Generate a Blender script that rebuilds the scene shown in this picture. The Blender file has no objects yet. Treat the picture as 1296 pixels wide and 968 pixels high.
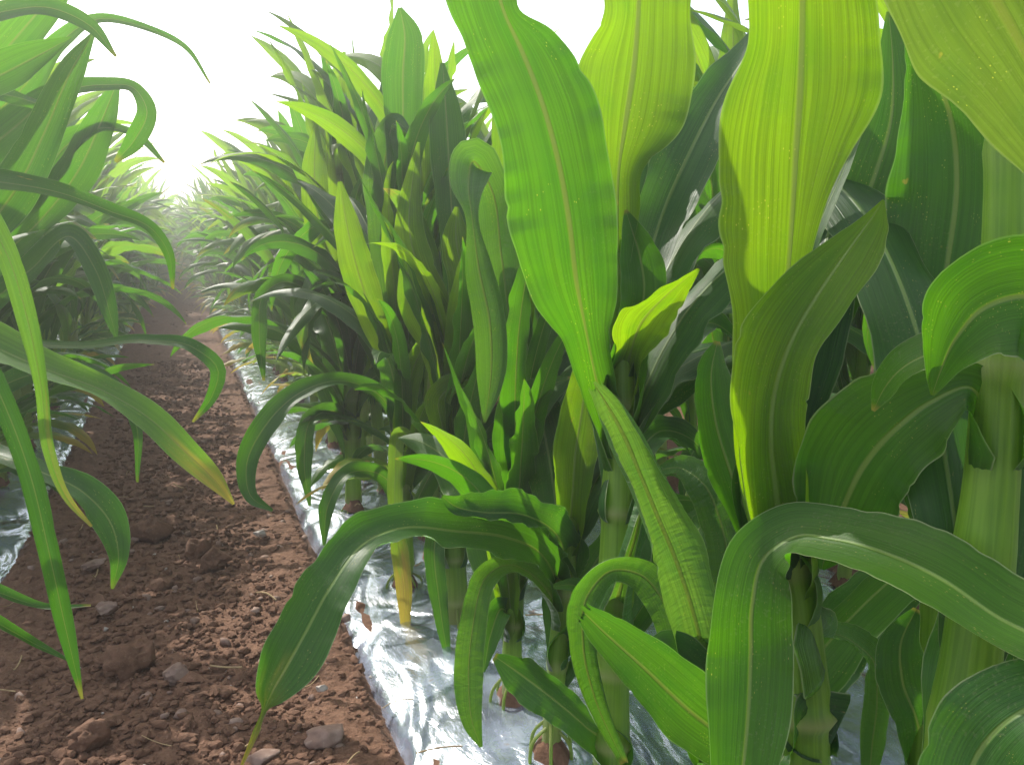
import bpy, math, random
import numpy as np
from mathutils import Vector, Matrix, noise as mnoise

R = math.radians
S = bpy.context.scene
COL = S.collection

# ------------------------------------------------------------------ camera
CAM_H, FPX, PW, PH = 0.75, 1180.0, 1296.0, 968.0
YAW, PITCH = R(19.5), R(8.9)                 # to the right of the rows, downwards
cam_data = bpy.data.cameras.new('camera')
cam_data.sensor_width = 36.0
cam_data.lens = 36.0 * FPX / PW
cam_data.clip_start = 0.02
cam_data.clip_end = 3000
cam = bpy.data.objects.new('camera', cam_data)
COL.objects.link(cam)
cam.location = (0, 0, CAM_H)
cam.rotation_euler = (R(90) - PITCH, 0, -YAW)
S.camera = cam
CM = Matrix.Translation((0, 0, CAM_H)) @ cam.rotation_euler.to_matrix().to_4x4()
CAMP = Vector((0, 0, CAM_H))

# ------------------------------------------------------------------ light
SUN_AZ, SUN_EL = R(-20), R(42)               # azimuth from +Y (the row direction), + to the right
w = bpy.data.worlds.new('World'); S.world = w; w.use_nodes = True
wn = w.node_tree.nodes; wl = w.node_tree.links
sky = wn.new('ShaderNodeTexSky'); sky.sky_type = 'NISHITA'; sky.sun_disc = False
sky.sun_elevation = SUN_EL; sky.sun_rotation = SUN_AZ
sky.air_density = 1.0; sky.dust_density = 3.0; sky.ozone_density = 1.0
bg = wn['Background']; bg.inputs[1].default_value = 0.15
haze_add = wn.new('ShaderNodeMix'); haze_add.data_type = 'RGBA'; haze_add.blend_type = 'ADD'      # thin bright overcast veil
haze_add.inputs[0].default_value = 1.0; haze_add.inputs[7].default_value = (4.4, 4.5, 4.7, 1)
wl.new(sky.outputs[0], haze_add.inputs[6]); wl.new(haze_add.outputs[2], bg.inputs[0])
sd = bpy.data.lights.new('sun', 'SUN'); sd.energy = 5.0; sd.angle = R(0.5); sd.color = (1.0, 0.95, 0.86)
so = bpy.data.objects.new('sun', sd); COL.objects.link(so)
sdir = Vector((math.sin(SUN_AZ) * math.cos(SUN_EL), math.cos(SUN_AZ) * math.cos(SUN_EL), math.sin(SUN_EL)))
so.rotation_euler = sdir.to_track_quat('Z', 'Y').to_euler()
so.location = sdir * 20

S.view_settings.view_transform = 'Standard'
S.view_settings.look = 'None'
S.view_settings.exposure = 0.32
S.view_settings.gamma = 1.0
S.view_settings.use_curve_mapping = False
S.render.engine = 'CYCLES'
S.cycles.max_bounces = 10
S.cycles.diffuse_bounces = 4
S.cycles.glossy_bounces = 3
S.cycles.transmission_bounces = 6
S.cycles.transparent_max_bounces = 8
S.cycles.use_denoising = True
S.cycles.sample_clamp_indirect = 6.0

# ------------------------------------------------------------------ material helpers
def newmat(name):
    m = bpy.data.materials.new(name); m.use_nodes = True
    nt = m.node_tree; nt.nodes.clear()
    out = nt.nodes.new('ShaderNodeOutputMaterial')
    return m, nt, out

class NB:
    def __init__(s, nt): s.nt = nt
    def n(s, typ, **kw):
        nd = s.nt.nodes.new(typ)
        ins = kw.pop('ins', {})
        for k, v in kw.items(): setattr(nd, k, v)
        for k, v in ins.items():
            if hasattr(v, 'is_output') or isinstance(v, bpy.types.NodeSocket): s.nt.links.new(v, nd.inputs[k])
            else: nd.inputs[k].default_value = v
        return nd
    def math(s, op, a, b=0.0, c=0.0, clamp=False):
        nd = s.n('ShaderNodeMath', operation=op, use_clamp=clamp)
        for i, v in enumerate((a, b, c)):
            if isinstance(v, bpy.types.NodeSocket): s.nt.links.new(v, nd.inputs[i])
            else: nd.inputs[i].default_value = v
        return nd.outputs[0]
    def mix(s, f, a, b, blend='MIX'):
        nd = s.n('ShaderNodeMix', data_type='RGBA', blend_type=blend)
        for i, v in ((0, f), (6, a), (7, b)):
            if isinstance(v, bpy.types.NodeSocket): s.nt.links.new(v, nd.inputs[i])
            elif i == 0: nd.inputs[i].default_value = v
            else: nd.inputs[i].default_value = (*v, 1)
        return nd.outputs[2]
    def ramp(s, fac, *st):
        nd = s.n('ShaderNodeMapRange', interpolation_type='SMOOTHSTEP')
        s.nt.links.new(fac, nd.inputs[0])
        for i, v in enumerate(st): nd.inputs[i + 1].default_value = v
        return nd.outputs[0]

def leaf_material(name, refl, trans, dry, trfac=0.5, crinkle=0.0, rough=0.42, spec=0.28):
    """blade of a maize leaf: parallel veins, paler midrib and margin, a dry tip, light coming through"""
    m, nt, out = newmat(name); b = NB(nt)
    uv = b.n('ShaderNodeUVMap', uv_map='UVMap').outputs[0]
    sp = b.n('ShaderNodeSeparateXYZ', ins={0: uv})
    u, v = sp.outputs[0], sp.outputs[1]
    rnd = b.n('ShaderNodeObjectInfo').outputs['Random']
    off = b.math('MULTIPLY', rnd, 37.0)
    du = b.math('ABSOLUTE', b.math('SUBTRACT', u, 0.5))
    def stretched(su, sv, scale, detail=2.0):
        c = b.n('ShaderNodeCombineXYZ', ins={0: b.math('MULTIPLY', u, su), 1: b.math('MULTIPLY', v, sv), 2: off})
        return b.n('ShaderNodeTexNoise', ins={'Vector': c.outputs[0], 'Scale': scale, 'Detail': detail}).outputs[0]
    veins = stretched(30, 1.6, 1.6, 3.0)
    fine = stretched(90, 1.5, 1.5, 1.0)
    broad = stretched(2.2, 4.0, 1.6, 3.0)
    rib = b.ramp(du, 0.012, 0.034, 1.0, 0.0)
    edge = b.ramp(du, 0.482, 0.495, 0.0, 1.0)
    vv = b.math('ADD', b.math('MULTIPLY', b.ramp(veins, 0.35, 0.65, 0, 1), 0.75), b.math('MULTIPLY', b.ramp(fine, 0.35, 0.65, 0, 1), 0.25))
    # colours
    r0 = b.mix(vv, tuple(c * 0.82 for c in refl), tuple(c * 1.14 for c in refl))
    r0 = b.mix(b.math('MULTIPLY', rnd, 0.5), r0, (refl[0] * 1.5, refl[1] * 1.12, refl[2] * 0.7))
    r0 = b.mix(b.math('MULTIPLY', b.ramp(broad, 0.45, 0.75, 0, 1), 0.35), r0, (refl[0] * 0.6, refl[1] * 0.75, refl[2] * 0.8))
    t0 = b.mix(vv, tuple(c * 0.74 for c in trans), tuple(min(1, c * 1.18) for c in trans))
    t0 = b.mix(b.math('MULTIPLY', b.ramp(broad, 0.42, 0.75, 0, 1), 0.55), t0, (trans[0] * 0.5, trans[1] * 0.78, trans[2]))
    t0 = b.mix(b.math('MULTIPLY', rnd, 0.45), t0, (trans[0] * 0.62, trans[1] * 0.86, trans[2] * 1.1))
    # pale rib and margin
    r1 = b.mix(b.math('MULTIPLY', rib, 0.75), r0, (0.13, 0.21, 0.05))
    r1 = b.mix(b.math('MULTIPLY', edge, 0.7), r1, (0.34, 0.38, 0.20))
    t1 = b.mix(b.math('MULTIPLY', rib, 0.8), t0, (0.34, 0.46, 0.04))
    # dry tips and small scars
    blot = stretched(5.0, 14.0, 1.0, 3.0)
    dmask = b.math('ADD', b.math('MULTIPLY', b.ramp(v, 0.975, 0.998, 0, 0.6), b.ramp(rnd, 0.3, 0.7, 0, 1)), b.ramp(blot, 0.745, 0.78, 0, 0.55), clamp=True)
    if dry:
        dm2 = b.ramp(b.math('ADD', v, b.math('MULTIPLY', b.math('SUBTRACT', broad, 0.5), 0.4)), dry, dry + 0.22, 0, 0.95)
        dmask = b.math('MAXIMUM', dmask, dm2)
    dcol = b.mix(b.ramp(veins, 0.4, 0.6, 0, 1), (0.44, 0.37, 0.05), (0.32, 0.21, 0.06))
    r2 = b.mix(dmask, r1, dcol)
    t2 = b.mix(dmask, t1, b.mix(0.4, dcol, (0.55, 0.42, 0.02)))
    # relief
    fl = b.n('ShaderNodeTexVoronoi', ins={'Vector': b.n('ShaderNodeCombineXYZ', ins={0: b.math('MULTIPLY', u, 34.0), 1: b.math('MULTIPLY', v, 110.0), 2: off}).outputs[0], 'Scale': 1.0}).outputs['Distance']
    patch = stretched(4.0, 9.0, 1.0, 2.0)
    fleck = b.math('MULTIPLY', b.ramp(fl, 0.10, 0.20, 0.8, 0.0), b.ramp(patch, 0.56, 0.64, 0, 1))
    r2 = b.mix(fleck, r2, (0.32, 0.33, 0.10)); t2 = b.mix(fleck, t2, (0.50, 0.52, 0.04))
    tcc = b.n('ShaderNodeTexCoord').outputs['Object']
    dustn = b.n('ShaderNodeTexNoise', ins={'Vector': tcc, 'Scale': 420.0, 'Detail': 2.0}).outputs[0]
    dustp = b.n('ShaderNodeTexNoise', ins={'Vector': tcc, 'Scale': 11.0, 'Detail': 3.0}).outputs[0]
    r2 = b.mix(b.math('MULTIPLY', b.ramp(dustn, 0.58, 0.70, 0, 0.5), b.ramp(dustp, 0.45, 0.65, 0, 1)), r2, (0.17, 0.17, 0.10))
    h = b.math('ADD', b.math('MULTIPLY', veins, 0.6), b.math('MULTIPLY', fine, 0.35))
    h = b.math('ADD', h, b.math('MULTIPLY', rib, -1.2))
    cr = stretched(3.0, 60.0, 1.5, 2.0)
    h = b.math('ADD', h, b.math('MULTIPLY', cr, 0.35 + crinkle * 1.6))
    bmp = b.n('ShaderNodeBump', ins={'Strength': 0.5 + 0.4 * min(1, crinkle), 'Distance': 0.0012 + 0.002 * crinkle, 'Height': h})
    pr = b.n('ShaderNodeBsdfPrincipled', ins={'Base Color': r2, 'Roughness': rough, 'Specular IOR Level': spec, 'Normal': bmp.outputs[0]})
    rv = b.math('ADD', rough - 0.10, b.math('MULTIPLY', broad, 0.28)); nt.links.new(rv, pr.inputs['Roughness'])
    tr = b.n('ShaderNodeBsdfTranslucent', ins={'Color': t2, 'Normal': bmp.outputs[0]})
    f = b.math('MULTIPLY', b.math('SUBTRACT', 1.0, b.math('MULTIPLY', rib, 0.45)), trfac)
    mx = b.n('ShaderNodeMixShader', ins={0: f, 1: pr.outputs[0], 2: tr.outputs[0]})
    nt.links.new(mx.outputs[0], out.inputs[0])
    return m

REF, TRA = (0.036, 0.102, 0.014), (0.115, 0.335, 0.003)
M_LEAF = leaf_material('maize_leaf', REF, TRA, None)
M_DARK = leaf_material('maize_leaf_shaded', (0.022, 0.070, 0.018), (0.115, 0.33, 0.006), None, trfac=0.42, rough=0.36)  # leaf green darkened in the colour for blades in shade
M_BRIGHT = leaf_material('maize_leaf_sunlit', (0.052, 0.125, 0.010), (0.27, 0.47, 0.002), None, trfac=0.56)  # yellow-green of sun through the blade put into the colour
M_CRINK = leaf_material('maize_leaf_crinkled', (0.040, 0.110, 0.026), (0.18, 0.42, 0.015), None, trfac=0.36, crinkle=0.5, rough=0.36)
M_TIP = leaf_material('maize_leaf_dry_tip', (0.04, 0.10, 0.03), (0.25, 0.50, 0.02), 0.85, trfac=0.46)
M_DTIP = leaf_material('maize_leaf_shaded_dry_tip', (0.022, 0.070, 0.018), (0.115, 0.33, 0.006), 0.84, trfac=0.42, rough=0.36)  # the same shade-darkened green, with a dry tip
M_OLIVE = leaf_material('maize_leaf_olive', (0.06, 0.10, 0.02), (0.17, 0.27, 0.02), None, trfac=0.45)
M_PALE = leaf_material('maize_leaf_pale', (0.085, 0.19, 0.055), (0.24, 0.48, 0.03), None, trfac=0.36, crinkle=0.5, rough=0.36)
M_YELLOW = leaf_material('maize_leaf_yellowing', (0.07, 0.14, 0.02), (0.30, 0.48, 0.02), 0.60, trfac=0.46)

def stalk_material():
    m, nt, out = newmat('maize_stalk'); b = NB(nt)
    uv = b.n('ShaderNodeUVMap', uv_map='UVMap').outputs[0]
    sp = b.n('ShaderNodeSeparateXYZ', ins={0: uv})
    u, v = sp.outputs[0], sp.outputs[1]
    rnd = b.n('ShaderNodeObjectInfo').outputs['Random']
    c = b.n('ShaderNodeCombineXYZ', ins={0: b.math('MULTIPLY', u, 60), 1: b.math('MULTIPLY', v, 6.0), 2: b.math('MULTIPLY', rnd, 20)})
    n1 = b.n('ShaderNodeTexNoise', ins={'Vector': c.outputs[0], 'Scale': 1.0, 'Detail': 2.0}).outputs[0]
    tc = b.n('ShaderNodeTexCoord').outputs['Object']
    n2 = b.n('ShaderNodeTexNoise', ins={'Vector': tc, 'Scale': 14.0, 'Detail': 3.0}).outputs[0]
    col = b.mix(b.ramp(n1, 0.35, 0.65, 0, 1), (0.085, 0.19, 0.014), (0.16, 0.30, 0.025))
    col = b.mix(b.ramp(n2, 0.4, 0.7, 0, 0.6), col, (0.20, 0.34, 0.035))
    low = b.ramp(b.math('ADD', v, b.math('MULTIPLY', n2, 0.12)), 0.06, 0.17, 0.55, 0.0)
    col = b.mix(low, col, (0.30, 0.25, 0.11))
    at = b.n('ShaderNodeAttribute', attribute_name='node_ring').outputs['Fac']
    col = b.mix(b.math('MULTIPLY', at, 0.7), col, (0.36, 0.36, 0.16))
    bmp = b.n('ShaderNodeBump', ins={'Strength': 0.4, 'Distance': 0.001, 'Height': n1})
    pr = b.n('ShaderNodeBsdfPrincipled', ins={'Base Color': col, 'Roughness': 0.42, 'Specular IOR Level': 0.35, 'Normal': bmp.outputs[0]})
    tr = b.n('ShaderNodeBsdfTranslucent', ins={'Color': b.mix(0.0, (0.42, 0.66, 0.03), (0, 0, 0))})
    mx = b.n('ShaderNodeMixShader', ins={0: 0.36, 1: pr.outputs[0], 2: tr.outputs[0]})
    nt.links.new(mx.outputs[0], out.inputs[0])
    return m
M_STALK = stalk_material()

def simple(name, cols, rough=0.9, scale=30.0, bump=0.5, dist=0.004, spec=0.2, stretch=(1, 1, 1)):
    m, nt, out = newmat(name); b = NB(nt)
    tc = b.n('ShaderNodeTexCoord').outputs['Object']
    mp = b.n('ShaderNodeMapping', ins={0: tc, 3: stretch})
    n1 = b.n('ShaderNodeTexNoise', ins={'Vector': mp.outputs[0], 'Scale': scale, 'Detail': 6.0, 'Roughness': 0.65}).outputs[0]
    n2 = b.n('ShaderNodeTexNoise', ins={'Vector': mp.outputs[0], 'Scale': scale * 5, 'Detail': 4.0}).outputs[0]
    rnd = b.n('ShaderNodeObjectInfo').outputs['Random']
    c = b.mix(b.ramp(n1, 0.35, 0.65, 0, 1), cols[0], cols[1])
    c = b.mix(b.ramp(n2, 0.55, 0.72, 0, 0.6), c, cols[2])
    c = b.mix(b.math('MULTIPLY', rnd, 0.3), c, cols[0])
    h = b.math('ADD', n1, b.math('MULTIPLY', n2, 0.35))
    bmp = b.n('ShaderNodeBump', ins={'Strength': bump, 'Distance': dist, 'Height': h})
    pr = b.n('ShaderNodeBsdfPrincipled', ins={'Base Color': c, 'Roughness': rough, 'Specular IOR Level': spec, 'Normal': bmp.outputs[0]})
    nt.links.new(pr.outputs[0], out.inputs[0])
    return m
M_SOIL = simple('red_brown_soil', ((0.120, 0.062, 0.038), (0.195, 0.106, 0.066), (0.28, 0.17, 0.115)), scale=38, bump=1.0, dist=0.010)
M_CLOD = simple('soil_clod', ((0.115, 0.060, 0.037), (0.19, 0.102, 0.064), (0.25, 0.16, 0.11)), scale=45, bump=0.9, dist=0.004)
M_STONE = simple('field_stone', ((0.20, 0.125, 0.095), (0.26, 0.18, 0.145), (0.34, 0.26, 0.21)), scale=25, bump=0.4, dist=0.002, rough=0.75)
M_PEBBLE = simple('pale_pebble', ((0.30, 0.26, 0.23), (0.42, 0.37, 0.32), (0.52, 0.48, 0.43)), scale=60, bump=0.3, dist=0.001, rough=0.6)
M_STRAW = simple('dry_straw', ((0.30, 0.21, 0.11), (0.42, 0.31, 0.17), (0.5, 0.4, 0.25)), scale=60, bump=0.3, dist=0.001)

def film_material():
    m, nt, out = newmat('clear_mulch_film'); b = NB(nt)
    tc = b.n('ShaderNodeTexCoord').outputs['Object']
    mp = b.n('ShaderNodeMapping', ins={0: tc, 3: (1.0, 0.55, 1.0)})
    n1 = b.n('ShaderNodeTexNoise', ins={'Vector': mp.outputs[0], 'Scale': 6.0, 'Detail': 2.0, 'Roughness': 0.45, 'Distortion': 1.6}).outputs[0]
    n2 = b.n('ShaderNodeTexNoise', ins={'Vector': mp.outputs[0], 'Scale': 30.0, 'Detail': 4.0, 'Roughness': 0.6, 'Distortion': 2.0}).outputs[0]
    mp2 = b.n('ShaderNodeMapping', ins={0: tc, 3: (1.0, 0.25, 1.0)})
    wv = b.n('ShaderNodeTexNoise', ins={'Vector': mp2.outputs[0], 'Scale': 55.0, 'Detail': 2.0, 'Distortion': 3.0}).outputs[0]
    drops = b.n('ShaderNodeTexVoronoi', ins={'Vector': tc, 'Scale': 260.0}).outputs['Distance']
    dr = b.ramp(drops, 0.0, 0.35, 1, 0)
    dust = b.n('ShaderNodeTexNoise', ins={'Vector': tc, 'Scale': 9.0, 'Detail': 6.0, 'Roughness': 0.7}).outputs[0]
    h = b.math('ADD', b.math('MULTIPLY', n1, 1.0), b.math('MULTIPLY', n2, 0.05))
    h = b.math('ADD', h, b.math('MULTIPLY', wv, 0.018))
    h = b.math('ADD', h, b.math('MULTIPLY', dr, 0.003))
    bmp = b.n('ShaderNodeBump', ins={'Strength': 0.8, 'Distance': 0.032, 'Height': h})
    gl = b.n('ShaderNodeBsdfGlossy', ins={'Color': (0.86, 0.91, 1.0, 1), 'Roughness': 0.15, 'Normal': bmp.outputs[0]})
    tp = b.n('ShaderNodeBsdfTransparent', ins={'Color': (0.80, 0.82, 0.85, 1)})
    df = b.n('ShaderNodeBsdfDiffuse', ins={'Color': (0.52, 0.60, 0.78, 1), 'Normal': bmp.outputs[0]})  # milky film, its colour paled and blued to stand for reflected sky
    soil = b.n('ShaderNodeBsdfDiffuse', ins={'Color': (0.17, 0.10, 0.068, 1), 'Normal': bmp.outputs[0]})
    milk_sheen = b.n('ShaderNodeMixShader', ins={0: b.ramp(dust, 0.35, 0.68, 0.28, 0.80), 1: tp.outputs[0], 2: df.outputs[0]})
    fr = b.n('ShaderNodeFresnel', ins={'IOR': 2.1, 'Normal': bmp.outputs[0]}).outputs[0]
    a = b.n('ShaderNodeMixShader', ins={0: b.math('ADD', fr, 0.36, clamp=True), 1: milk_sheen.outputs[0], 2: gl.outputs[0]})
    z = b.n('ShaderNodeMixShader', ins={0: b.ramp(dust, 0.64, 0.70, 0.0, 0.8), 1: a.outputs[0], 2: soil.outputs[0]})
    nt.links.new(z.outputs[0], out.inputs[0])
    return m
M_FILM = film_material()

# ------------------------------------------------------------------ object helpers
def tag(o, label=None, cat=None, group=None, kind=None):
    if label: o['label'] = label
    if cat: o['category'] = cat
    if group: o['group'] = group
    if kind: o['kind'] = kind
    return o

def mesh_np(name, V, F, mat, uv=None, smooth=True, attr=None):
    me = bpy.data.meshes.new(name)
    V = np.asarray(V, dtype=np.float32); F = np.asarray(F, dtype=np.int32)
    k = F.shape[1]
    me.vertices.add(len(V)); me.vertices.foreach_set('co', V.ravel())
    me.loops.add(F.size); me.loops.foreach_set('vertex_index', F.ravel())
    me.polygons.add(len(F))
    me.polygons.foreach_set('loop_start', np.arange(0, F.size, k, dtype=np.int32))
    me.polygons.foreach_set('loop_total', np.full(len(F), k, dtype=np.int32))
    me.polygons.foreach_set('use_smooth', np.full(len(F), smooth, dtype=bool))
    if uv is not None:
        l = me.uv_layers.new(name='UVMap')
        l.data.foreach_set('uv', np.asarray(uv, dtype=np.float32)[F.ravel()].ravel())
    if attr is not None:
        a = me.attributes.new('node_ring', 'FLOAT', 'POINT'); a.data.foreach_set('value', np.asarray(attr, dtype=np.float32))
    me.update(calc_edges=True)
    me.materials.append(mat)
    return me

def obj(name, me, parent=None):
    o = bpy.data.objects.new(name, me); COL.objects.link(o)
    if parent: o.parent = parent
    return o

def empty(name, loc=(0, 0, 0)):
    o = bpy.data.objects.new(name, None); COL.objects.link(o); o.location = loc
    o.empty_display_size = 0.05
    return o

def grid_faces(nr, nc):
    i = np.arange(nr - 1)[:, None] * nc + np.arange(nc - 1)[None, :]
    return np.stack([i, i + 1, i + nc + 1, i + nc], -1).reshape(-1, 4)

def catmull(P, n):
    """resample rows of P (k x m) to n rows through every point, by chord length of the first three columns"""
    P = np.asarray(P, float)
    d = np.linalg.norm(np.diff(P[:, :3], axis=0), axis=1); t = np.concatenate([[0], np.cumsum(np.maximum(d, 1e-6))]); t /= t[-1]
    m = np.gradient(P, t, axis=0) if len(P) > 2 else np.tile((P[1] - P[0]), (2, 1))
    for i in range(1, len(P) - 1):
        a, c = (P[i] - P[i - 1]) / (t[i] - t[i - 1]), (P[i + 1] - P[i]) / (t[i + 1] - t[i])
        wgt = (t[i + 1] - t[i]) / (t[i + 1] - t[i - 1]); m[i] = a * wgt + c * (1 - wgt)
    q = np.linspace(0, 1, n); k = np.clip(np.searchsorted(t, q, side='right') - 1, 0, len(P) - 2)
    h = (t[k + 1] - t[k])[:, None]; s = ((q - t[k])[:, None]) / h
    return ((2 * s**3 - 3 * s**2 + 1) * P[k] + (s**3 - 2 * s**2 + s) * h * m[k] + (-2 * s**3 + 3 * s**2) * P[k + 1] + (s**3 - s**2) * h * m[k + 1])

def norm(a): return a / np.maximum(np.linalg.norm(a, axis=-1, keepdims=True), 1e-9)

def blade(P, side, WL, WR, curl, rng, nc=11, ruffle=0.10, waves=5.0, fold=0.12, crinkle=0.0, tear=0.0):
    """leaf blade mesh data. P n x 3 midrib, side n x 3, half widths (left, right), curl = half angle of the cross section"""
    n = len(P)
    T = norm(np.gradient(P, axis=0))
    side = norm(side - T * (side * T).sum(1, keepdims=True))
    N = np.cross(side, T)
    s = np.linspace(-1, 1, nc); s = np.sign(s) * np.abs(s) ** 0.9
    v = np.linspace(0, 1, n)
    ph = rng.uniform(0, 6.28, 6)
    V = np.zeros((n, nc, 3))
    env = np.clip(np.sin(np.pi * np.clip(v, 0, 1)) * 1.6, 0, 1) * np.clip((v - 0.1) * 6, 0, 1)
    dent = [np.ones(n), np.ones(n)]
    for e in (0, 1):
        for _ in range(rng.randint(1, 5)):
            c0, wd, dp = rng.uniform(0.15, 0.95), rng.uniform(0.004, 0.02), rng.uniform(0.02, 0.09)
            dent[e] -= dp * np.exp(-((v - c0) / wd) ** 2)
    for j, sj in enumerate(s):
        W = np.where(sj < 0, WL, WR)
        c = np.where(np.abs(curl) < 1e-3, 1e-3, curl)
        x = np.sin(sj * c) / c * W
        z = (1 - np.cos(sj * c)) / c * W
        z = z + np.abs(sj) * W * fold * (1 - np.clip(np.abs(c), 0, 1))
        k = 0 if sj < 0 else 3
        wob = np.sin(v * 6.28 * waves * (1.0 if sj < 0 else 0.83) + ph[k] + 1.3 * np.sin(v * 9 + ph[k + 1])) + 0.4 * np.sin(v * 6.28 * waves * 2.3 + ph[k + 2])
        z = z + ruffle * env * W * np.abs(sj) ** 2.2 * wob
        if crinkle:
            z = z + crinkle * 0.07 * W * np.sin(v * 6.28 * 30 + sj * 1.5 + ph[1] + 2 * np.sin(v * 31 + ph[2])) * np.abs(sj) ** 1.5 * (0.6 + 0.4 * np.sin(v * 23 + sj * 5))
        x = x * (1 + (0.025 * np.sin(v * 41 + ph[2] * j) + 0.03 * np.sin(v * 17 + ph[3])) * (abs(sj) > 0.98))
        if abs(sj) > 0.6: x = x * (1 - (1 - dent[0 if sj < 0 else 1]) * (abs(sj) - 0.6) / 0.4)
        V[:, j] = P + side * x[:, None] + N * z[:, None]
    if tear:                                                    # broken, ragged end
        V[-1] += T[-1] * (rng.uniform(-1, 1, nc) * tear)[:, None]
    uv = np.zeros((n, nc, 2)); uv[..., 0] = (s[None, :] + 1) / 2; uv[..., 1] = v[:, None]
    return V.reshape(-1, 3), grid_faces(n, nc), uv.reshape(-1, 2)

def stalk_mesh(P, rad, nodes, nseg=14):
    """P n x 3, radius n, nodes: fractions along the stalk with a joint"""
    n = len(P); T = norm(np.gradient(P, axis=0))
    up = np.array([1.0, 0, 0]); A = norm(np.cross(T, up)); B = np.cross(T, A)
    v = np.linspace(0, 1, n)
    ring = np.zeros(n)
    r = rad.copy()
    L = np.linalg.norm(np.diff(P, axis=0), axis=1).sum()
    for q in nodes:
        d = (v - q) * L
        r = r * (1 + 0.20 * np.exp(-(d / 0.005) ** 2) + 0.10 * (d > 0) * np.exp(-(d / 0.06)) + 0.05 * np.exp(-((d - 0.02) / 0.02) ** 2))
        ring = np.maximum(ring, np.exp(-(d / 0.005) ** 2))
    a = np.linspace(0, 2 * np.pi, nseg + 1)
    flat = 1 + 0.08 * np.cos(2 * a)
    V = P[:, None] + (A[:, None] * np.cos(a)[None, :, None] + B[:, None] * np.sin(a)[None, :, None]) * (r[:, None] * flat[None])[..., None]
    uv = np.zeros((n, nseg + 1, 2)); uv[..., 0] = (a / 6.283)[None]; uv[..., 1] = v[:, None] * L
    return V.reshape(-1, 3), grid_faces(n, nseg + 1), uv.reshape(-1, 2), np.repeat(ring, nseg + 1)

# ------------------------------------------------------------------ the ground
rs = np.random.RandomState(5)
LAT = rs.rand(256, 256)
def vnoise(x, y):
    xi = np.floor(x).astype(int); yi = np.floor(y).astype(int); fx = x - xi; fy = y - yi
    fx = fx * fx * (3 - 2 * fx); fy = fy * fy * (3 - 2 * fy)
    g = lambda a, b: LAT[a % 256, b % 256]
    return (g(xi, yi) * (1 - fx) + g(xi + 1, yi) * fx) * (1 - fy) + (g(xi, yi + 1) * (1 - fx) + g(xi + 1, yi + 1) * fx) * fy
def fbm(x, y, f, o=4, gain=0.5):
    a, t = 1.0, 0.0
    for k in range(o):
        t = t + a * (vnoise(x * f + 17 * k, y * f + 31 * k) - 0.5); a *= gain; f *= 2.03
    return t

PATH_L, PATH_R = -0.40, 0.27
PITCH_BED = 1.80
BEDS = [(PATH_R + k * PITCH_BED, PATH_L + (k + 1) * PITCH_BED) for k in range(-4, 7)]      # film from x0 to x1
YFAR = 46.0

def soil_z(x, y):
    z = 0.022 * fbm(x, y, 4.0, 2) + 0.014 * np.maximum(0, fbm(x, y, 19.0, 3, 0.6)) + 0.012 * np.abs(fbm(x, y, 45.0, 3, 0.6))
    return z
def soil_sheet(name, x0, x1, y0, y1, dx, dy):
    xs = np.arange(x0, x1 + dx / 2, dx); ys = [y0]
    while ys[-1] < y1: ys.append(ys[-1] + dy * max(1.0, (ys[-1] / 1.6)))
    ys = np.array(ys)
    X, Y = np.meshgrid(xs, ys)
    Z = soil_z(X, Y)
    e = np.minimum(X - x0, x1 - X)
    Z = Z + 0.002 - 0.05 * np.clip(1 - e / 0.05, 0, 1) + 0.006 * np.exp(-((e - 0.09) / 0.05) ** 2)
    V = np.stack([X, Y, Z], -1).reshape(-1, 3)
    return tag(obj(name, mesh_np(name, V, grid_faces(len(ys), len(xs)), M_SOIL)), kind='structure')

g = 900.0
V = [(-g, -g, -0.03), (g, -g, -0.03), (g, g, -0.03), (-g, g, -0.03)]
tag(obj('ground', mesh_np('ground', V, [(0, 1, 2, 3)], M_SOIL)), kind='structure')
soil_sheet('path', PATH_L - 0.03, PATH_R + 0.03, 0.45, YFAR, 0.0065, 0.0065)
for k in (-2, -1, 1, 2, 3):
    c = k * PITCH_BED
    soil_sheet('path', PATH_L - 0.06 + c, PATH_R + 0.06 + c, 0.3, 20, 0.03, 0.03)

def film_z(t, X, Y):
    """height of the film over a bed, t = 0..1 across"""
    z = -0.020 + 0.075 * np.clip(np.sin(np.pi * t), 0, 1) ** 0.45
    z = z + 0.009 * fbm(X * 1.0, Y * 0.6, 6.0, 2) + 0.0015 * fbm(X, Y * 0.4, 22.0, 2)
    return z - 0.006
def film_sheet(x0, x1, fine):
    dx = 0.012 if fine else 0.05
    xs = np.arange(x0, x1 + dx / 2, dx); ys = [0.2]
    while ys[-1] < (YFAR if fine else 24): ys.append(ys[-1] + dx * max(1.0, ys[-1] / 1.5))
    ys = np.array(ys); X, Y = np.meshgrid(xs, ys)
    t = (X - x0) / (x1 - x0)
    XE = X + (0.02 * fbm(Y, Y * 0 + x0, 3.0, 3))[..., ] * (np.abs(t - 0.5) * 2) ** 4
    Z = film_z(t, X, Y)
    V = np.stack([XE, Y, Z], -1).reshape(-1, 3)
    return mesh_np('mulch_film', V, grid_faces(len(ys), len(xs)), M_FILM)
film_names = {0: 'right of the soil path under the nearest maize', -1: 'left of the soil path under the left maize',
              1: 'behind the second soil strip on the right'}
for i, (x0, x1) in enumerate(BEDS):
    k = i - 4
    if k < -1 or k > 1: continue
    f = obj('mulch_film', film_sheet(x0, x1, k in (0, -1)))
    tag(f, 'clear wrinkled plastic film over the bed ' + film_names[k], 'plastic film', 'strips of plastic mulch film')
def bed_sheet(x0, x1):
    return soil_sheet('bed', x0 - 0.02, x1 + 0.02, 0.3, 20, 0.03, 0.03)
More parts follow.
